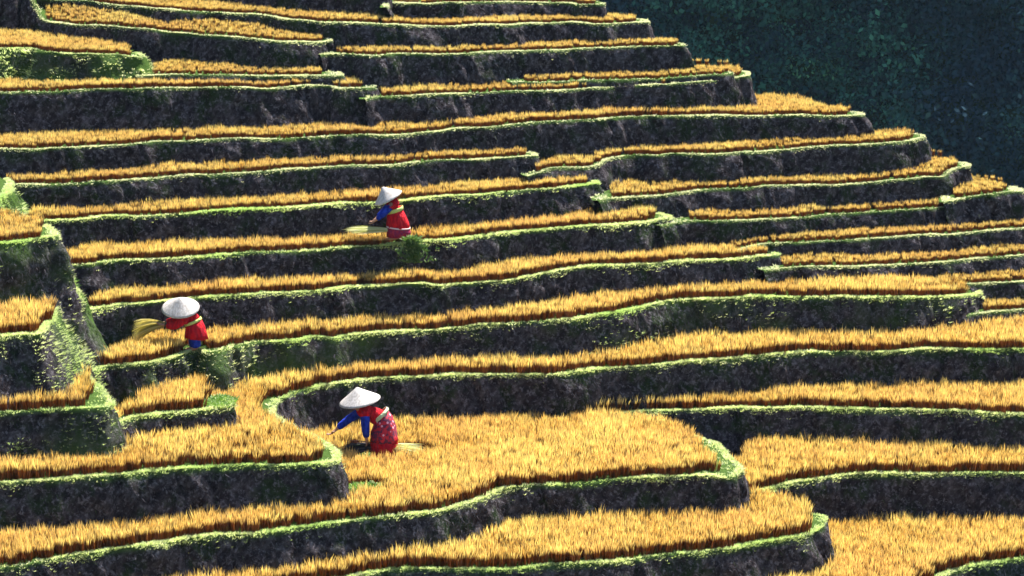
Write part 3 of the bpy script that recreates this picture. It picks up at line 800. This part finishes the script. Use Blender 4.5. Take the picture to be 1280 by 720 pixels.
loft('skirt', [(pl(477, 520, Y1), .108, .135, -.7), (pl(478.5, 526, Y1), .135, .16, -.45), (pl(479.5, 535, Y1), .155, .19, -.2), (pl(479.5, 543, Y1), .168, .21, .1), (pl(480, 550, Y1), .172, .22, .02)], M_PATT, b1, o1, fold=.035, seed=1)
loft('skirt_hem', [(pl(480, 549, Y1), .164, .212, 0), (pl(480, 555, Y1), .172, .22, 0), (pl(479.5, 563, Y1), .168, .22, 0), (pl(479.5, 571, Y1), .162, .21, 0)], M_RED, b1, o1, fold=.045, seed=1)
loft('coat_tail', [(pl(488.5, 541, Y1), .05, .14, 0), (pl(490, 546, Y1), .062, .15, 0), (pl(491, 551, Y1), .066, .155, 0)], M_RED, b1, o1, fold=.05, seed=3)
ax = Vector((-9, 0, 51)) + Vector((0, -6, 0)); hc = pl(449.5, 500.5, Y1)
hat(hc+ax.normalized()*.175, hc, .262, ax, b1, o1)

# the woman holding the sheaf
Y2 = float(p2[1])
b2, o2, P2_, j2 = make_person('bending woman in red jacket and blue trousers holding a rice sheaf out to the left',
    Y2, .86, (225, 391), (-.8, -.4, -.5), (230.5, 394), (236, 397.5), (242, 403), (245, 413),
    [((229, 396.5), (217, 401), (206, 403), .10, 0), ((231, 399), (218, 408), (206, 406.5), -.11, 0)],
    [((242, 426), (243, 434.5), .06), ((244, 426), (246, 434.5), -.06)], 436.5)
sleeves('sleeve', j2['arms'], .86, M_RED, b2, o2, 1.15, upto=.88)
for (a, b, c) in j2['arms']:
    skin('cuff', [b+(c-b)*.84, b+(c-b)*.97], [(0, 1)], [.048, .047], M_HAIR, b2, o2, 1)
skin('jacket', [pl(229, 393.5, Y2), pl(235, 396.5, Y2), pl(240, 400, Y2), pl(244, 405, Y2), j2['arms'][0][0], stub(j2['arms'], 0, .35), j2['arms'][1][0], stub(j2['arms'], 1, .35)], [(0, 1), (1, 2), (2, 3), (0, 4), (4, 5), (0, 6), (6, 7)], [.08, (.11, .115), (.11, .12), (.10, .11), .088, .080, .088, .080], M_RED, b2, o2)
loft('sash', [(pl(240.5, 400, Y2), .112, .128, -.38), (pl(241.2, 401.7, Y2), .118, .134, -.38), (pl(241.8, 403.3, Y2), .116, .132, -.38)], M_SASH, b2, o2, fold=.01)
loft('skirt', [(pl(242, 403, Y2), .108, .125, -.36), (pl(244, 410, Y2), .125, .145, -.2), (pl(245, 416, Y2), .138, .155, .12), (pl(245.5, 422, Y2), .148, .16, .1)], M_RED, b2, o2, fold=.05, seed=2)
for (a, b, c) in j2['legs']:
    skin('trouser_leg', [a, (a+b)/2, b, b+(c-b)*.5, b+(c-b)*1.0], [(0, 1), (1, 2), (2, 3), (3, 4)], [.082, .078, .072, .068, .066], M_BLUE, b2, o2)
ax = Vector((0, -.42, 1)); hc = pl(225.5, 384.5, Y2)
hat(hc+ax.normalized()*.150, hc, .240, ax, b2, o2)
g0 = pl(204, 405.5, Y2)
stalks('rice_sheaf', g0+Vector((.03, 0, 0)), (-1, 0, .10), .41, 520, .30, .024, M_SHEAF, 'yellow green sheaf of cut rice held out by the bending woman in red jacket', 'rice sheaf', None, rfan=.34, w=.007, droop=.34, seed=4)

# the woman with the tilted hat
Y3 = float(p3[1])
b3, o3, P3, j3 = make_person('stooping woman with tilted pale hat, yellow sash and red skirt, on the upper strip',
    Y3, .86, (485.5, 247.5), (-.75, -.2, -.65), (489, 249.5), (491.5, 253.5), (494, 262), (496.5, 271),
    [((488, 255), (480, 264), (471, 272), .11, 0), ((489, 257), (480, 267), (470, 275), -.12, 0)],
    [((493, 285), (496, 295.5), .06), ((495, 286), (499, 296), -.06)], 297.5)
sleeves('sleeve', j3['arms'], .86, M_BLUE, b3, o3, 1.0)
skin('jacket', [pl(488, 247.5, Y3), pl(491, 252, Y3), pl(493, 257.5, Y3), pl(494.5, 264, Y3), j3['arms'][0][0], stub(j3['arms'], 0, .25), j3['arms'][1][0], stub(j3['arms'], 1, .25)], [(0, 1), (1, 2), (2, 3), (1, 4), (4, 5), (1, 6), (6, 7)], [.09, (.12, .125), (.12, .125), (.11, .115), .075, .070, .075, .070], M_RED, b3, o3)
loft('sash', [(pl(493, 260, Y3), .118, .135, -.28), (pl(493.5, 262, Y3), .120, .138, -.28), (pl(494, 264.5, Y3), .118, .136, -.28)], M_SASH, b3, o3, fold=.01)
loft('skirt', [(pl(494, 263, Y3), .108, .125, 0), (pl(496, 270, Y3), .130, .145, .05), (pl(497.5, 278, Y3), .148, .16, .08), (pl(498, 284, Y3), .158, .17, .08)], M_RED, b3, o3, fold=.04, seed=5)
loft('trim', [(pl(498, 283, Y3), .162, .174, .08), (pl(498.1, 284.6, Y3), .164, .176, .08)], M_WHITE, b3, o3, fold=.0)
loft('skirt_hem', [(pl(498, 283.5, Y3), .156, .168, .08), (pl(498.5, 289, Y3), .162, .175, .03), (pl(498.5, 295.5, Y3), .158, .175, 0)], M_PURP, b3, o3, fold=.04, seed=5)
ax = Vector((-15, -4, 30)); hc = pl(485.2, 247, Y3)
hat(hc+ax.normalized()*.165, hc, .205, ax, b3, o3)

# cut bundles
g = 'bundles of freshly cut rice lying on the fields'
a = pl(497, 562, Y1, -.05)
stalks('rice_bundle', a, (1, -.15, -.10), .28, 420, .22, .05, M_CUT, 'pale green cut bundle lying behind the skirt of the crouching woman in the central field', 'rice bundle', g, rfan=.12, w=.008, seed=5, jit=.25, wild=.5, droop=.1)
a = pl(457, 560, Y1, -.05)
stalks('shadow_stalks', a, (-1, .0, .02), .26, 260, .22, .06, M_STRAW, 'dark stalks standing in for the shadow under the reaching arm of the crouching woman', 'shadow stalks', None, rfan=.20, w=.012, seed=6, jit=.3, wild=.5, droop=.3)  # dark stalks added where her shadow falls on the rice
a = pl(477, 288, Y3, -.12)
stalks('rice_bundle', a, (-1, -.10, .03), .44, 240, .14, .02, M_CUT, 'pale cut bundle on the rice below the hand of the woman with tilted hat', 'rice bundle', g, rfan=.05, w=.006, seed=7, jit=.2, wild=.9, droop=.05)

# weeds
def weed(name, px, py, n, m_, z, r, hgt, num, label, cat, dy=0, mt=None, group=None):
    c = Vector(unproj(px, py, z)) + Vector((0, dy, 0))
    pr = [blade_proto(7, .5, .9, .30, .4, random, 3) for _ in range(4)]
    k = num; a = rng.uniform(0, 2*math.pi, k); q = np.sqrt(rng.random(k)) if k > 350 else np.abs(rng.normal(0, .55, k))
    P = np.stack([q*np.cos(a)*r[0], q*np.sin(a)*r[1], -r[2]*rng.random(k)**1.4], 1)
    Vv, Tt, Rr = scatter(pr, P, rng.uniform(.6, 1, k)*hgt, rng.random(k), rng.normal(0, .5, (k, 2)))
    o = fast(name, Vv, Tt, mt or M_WEED, {'rnd': Rr}); o.location = c
    return tag(o, label, cat, group)
weed('weed_clump', 515, 302, 0, 0, TR['r2']['z']+.02, (.06, .08, .02), .12, 60, 'dark green leafy tuft standing right beside the skirt of the woman with tilted hat', 'weed', mt=M_WEEDD)
weed('weed_clump', 518, 306, 0, 0, TR['r2']['z']-.02, (.20, .05, .24), .055, 300, 'dull green weeds spilling down the bank below the woman with tilted hat', 'weed', dy=-.04, mt=M_WEEDD)
weed('grass_knob', 773, 270, 0, 0, TR['r2']['z']-.04, (.21, .10, .02), .20, 420, 'bright green grassy knob between the corner banks right of the long middle strips', 'grass knob', dy=0)
weed('grass_knob', 68, 350, 0, 0, TR['r2']['z']-.05, (.24, .30, .10), .08, 900, 'bright green grassy mound above the rice plot at the left edge', 'grass knob', dy=-.1)
weed('grass_knob', 273, 507, 0, 0, TR['s1']['z'], (.16, .30, .03), .07, 700, 'green grassy end of the small plot below the woman holding a sheaf', 'grass knob', dy=.15)
weed('weed_clump', 456, 618, 0, 0, .0, (.24, .24, .01), .14, 420, 'low green weeds at the foot of the curved bank corner near the central field', 'weed')

# ------------------------------------------------------------------ the wider land
gx = np.linspace(-900, 900, 61); gy = np.linspace(-60, 2500, 61)
X, Y = np.meshgrid(gx, gy); Zg = np.full(X.shape, -16.) 
V = np.stack([X, Y, Zg], -1).reshape(-1, 3)
i = np.arange(60)[None]+61*np.arange(60)[:, None]; q = np.stack([i, i+1, i+62, i+61], -1).reshape(-1, 4)
m_land, nt, out_ = mat('valley_floor')
d_ = N(nt, 'ShaderNodeBsdfDiffuse'); L(nt, ramp(nt, noise(nt, posn(nt), .3, 5), [(.3, (.012, .03, .012)), (.7, (.03, .06, .02))]), d_.inputs[0]); L(nt, d_.outputs[0], out_.inputs[0])
tag(fast('ground', V, q, m_land, nper=4), kind='structure')

# soil body of the terraced hill under and behind the terraces
def soil_z(x, y):
    return np.clip((y-33)*.24-2.6, -2.6, 4.0)
gx = np.linspace(-12, 16, 57); gy = np.linspace(26, 80, 80)
X, Y = np.meshgrid(gx, gy)
base = np.interp(Y, [26, 32, 36, 48, 56, 80], [-4, -3.2, -1.6, .8, 2.2, 6.5])
edge = 1/(1+np.exp((X-(10.5-(Y-34)*.45))*1.6))
Zs = -16+(base+16)*edge + .1*fbm(np.stack([X*.5, Y*.5, X*0], -1), 3)
V = np.stack([X, Y, Zs], -1).reshape(-1, 3)
i = np.arange(56)[None]+57*np.arange(79)[:, None]; q = np.stack([i, i+1, i+58, i+57], -1).reshape(-1, 4)
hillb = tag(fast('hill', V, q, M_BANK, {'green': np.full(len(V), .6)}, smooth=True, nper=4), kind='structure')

# the far steep wooded hillside
def far_pt(a, b):
    """a along x (m), b up the slope (m)"""
    bulge = 6*fbm(np.stack([a*.03, b*.03, a*0], -1), 3) - 1.1*fbm(np.stack([a*.55, b*.55, a*0+4], -1), 2)
    steep = math.radians(58)
    return np.stack([a, 112 + b*math.cos(steep) + bulge + .12*a, -17+b*math.sin(steep)], -1)
ga = np.linspace(-120, 160, 421); gb = np.linspace(0, 110, 160)
A_, B_ = np.meshgrid(ga, gb); V = far_pt(A_, B_).reshape(-1, 3)
i = np.arange(420)[None]+421*np.arange(159)[:, None]; q = np.stack([i, i+1, i+422, i+421], -1).reshape(-1, 4)
tag(fast('mountain', V, q, m_land, smooth=True, nper=4), kind='structure')
nb_ = 5200
a = rng.uniform(-1, 33, nb_); b = rng.uniform(0, 25, nb_)
a = np.r_[a, rng.uniform(-60, 110, 1600)]; b = np.r_[b, rng.uniform(0, 60, 1600)]; nb_ = len(a)
Cb = far_pt(a, b)
size = rng.gamma(3, .26, nb_)+.25
nl = 110
dirs = rng.normal(size=(nb_, nl, 3)); dirs /= np.linalg.norm(dirs, axis=2)[..., None]
dirs[..., 2] = np.abs(dirs[..., 2])*.9-.15
rad = rng.uniform(.55, 1.05, (nb_, nl, 1))
c = Cb[:, None, :] + dirs*rad*size[:, None, None]
ln_ = dirs + .45*rng.normal(size=(nb_, nl, 3)); ln_ /= np.linalg.norm(ln_, axis=2)[..., None]
u1 = np.cross(ln_, rng.normal(size=(nb_, nl, 3))); u1 /= np.linalg.norm(u1, axis=2)[..., None]
u2 = np.cross(ln_, u1); u2 /= np.linalg.norm(u2, axis=2)[..., None]
ls = (rng.uniform(.05, .12, (nb_, nl, 1)))*(.6+size[:, None, None]*.4)
P = np.stack([c-u1*ls, c+u2*ls*.6, c+u1*ls, c-u2*ls*.6], 2).reshape(-1, 3)
q = np.arange(len(P)).reshape(-1, 4)
lowf = fbm(np.stack([a*.9, b*.9, a*0+9], -1), 3)
rr = np.clip((.28+.42*lowf+rng.normal(0, .14, nb_))[:, None]+rng.normal(0, .06, (nb_, nl)), 0, 1)
fo = fast('forest', P, q, M_WOOD, {'rnd': np.repeat(rr.ravel(), 4)}, nper=4)
tag(fo, 'dark blue green wooded hillside behind the right ends of the terraces', 'forest', None, 'stuff')

# ------------------------------------------------------------------ light
w = bpy.data.worlds.new('World'); S.world = w; w.use_nodes = True
nt = w.node_tree; nt.nodes.clear()
sky = nt.nodes.new('ShaderNodeTexSky'); sky.sky_type = 'NISHITA'; sky.sun_disc = False
EL = math.radians(58); AZ = math.radians(32)          # sun behind the hill, to the right
sky.sun_elevation = EL; sky.sun_rotation = AZ
sky.air_density = 1.0; sky.dust_density = .4; sky.ozone_density = 2.
bg = nt.nodes.new('ShaderNodeBackground'); bg.inputs[1].default_value = .06
wo = nt.nodes.new('ShaderNodeOutputWorld')
nt.links.new(sky.outputs[0], bg.inputs[0]); nt.links.new(bg.outputs[0], wo.inputs[0])
sd = bpy.data.lights.new('sun', 'SUN'); sd.energy = 5; sd.angle = math.radians(.5); sd.color = (1, .95, .86)
so = bpy.data.objects.new('sun', sd); COL.objects.link(so)
dv = Vector((math.sin(AZ)*math.cos(EL), math.cos(AZ)*math.cos(EL), math.sin(EL)))
so.rotation_euler = (-dv).to_track_quat('-Z', 'Y').to_euler()
S.view_settings.view_transform = 'Standard'; S.view_settings.look = 'None'; S.view_settings.gamma = 1
S.view_settings.exposure = 1.65
S.cycles.max_bounces = 6; S.cycles.diffuse_bounces = 3; S.cycles.transmission_bounces = 3

# thin air haze between the terraces and the far mountain
bx = np.array([[x_, y_, z_] for x_ in (-905, 905) for y_ in (-65, 2505) for z_ in (-17.2, 92)], float)
fq = [(0, 1, 3, 2), (4, 6, 7, 5), (0, 4, 5, 1), (2, 3, 7, 6), (0, 2, 6, 4), (1, 5, 7, 3)]
mh, nt, out_ = mat('haze_air')
pv_ = N(nt, 'ShaderNodeVolumePrincipled'); pv_.inputs['Color'].default_value = (.50, .72, 1, 1); pv_.inputs['Density'].default_value = .00012
pv_.inputs['Anisotropy'].default_value = 0
L(nt, pv_.outputs[0], out_.inputs['Volume'])
hz = tag(fast('haze', bx, np.array(fq), mh, nper=4), 'thin blue haze lying over the valley', 'haze', None, 'stuff')
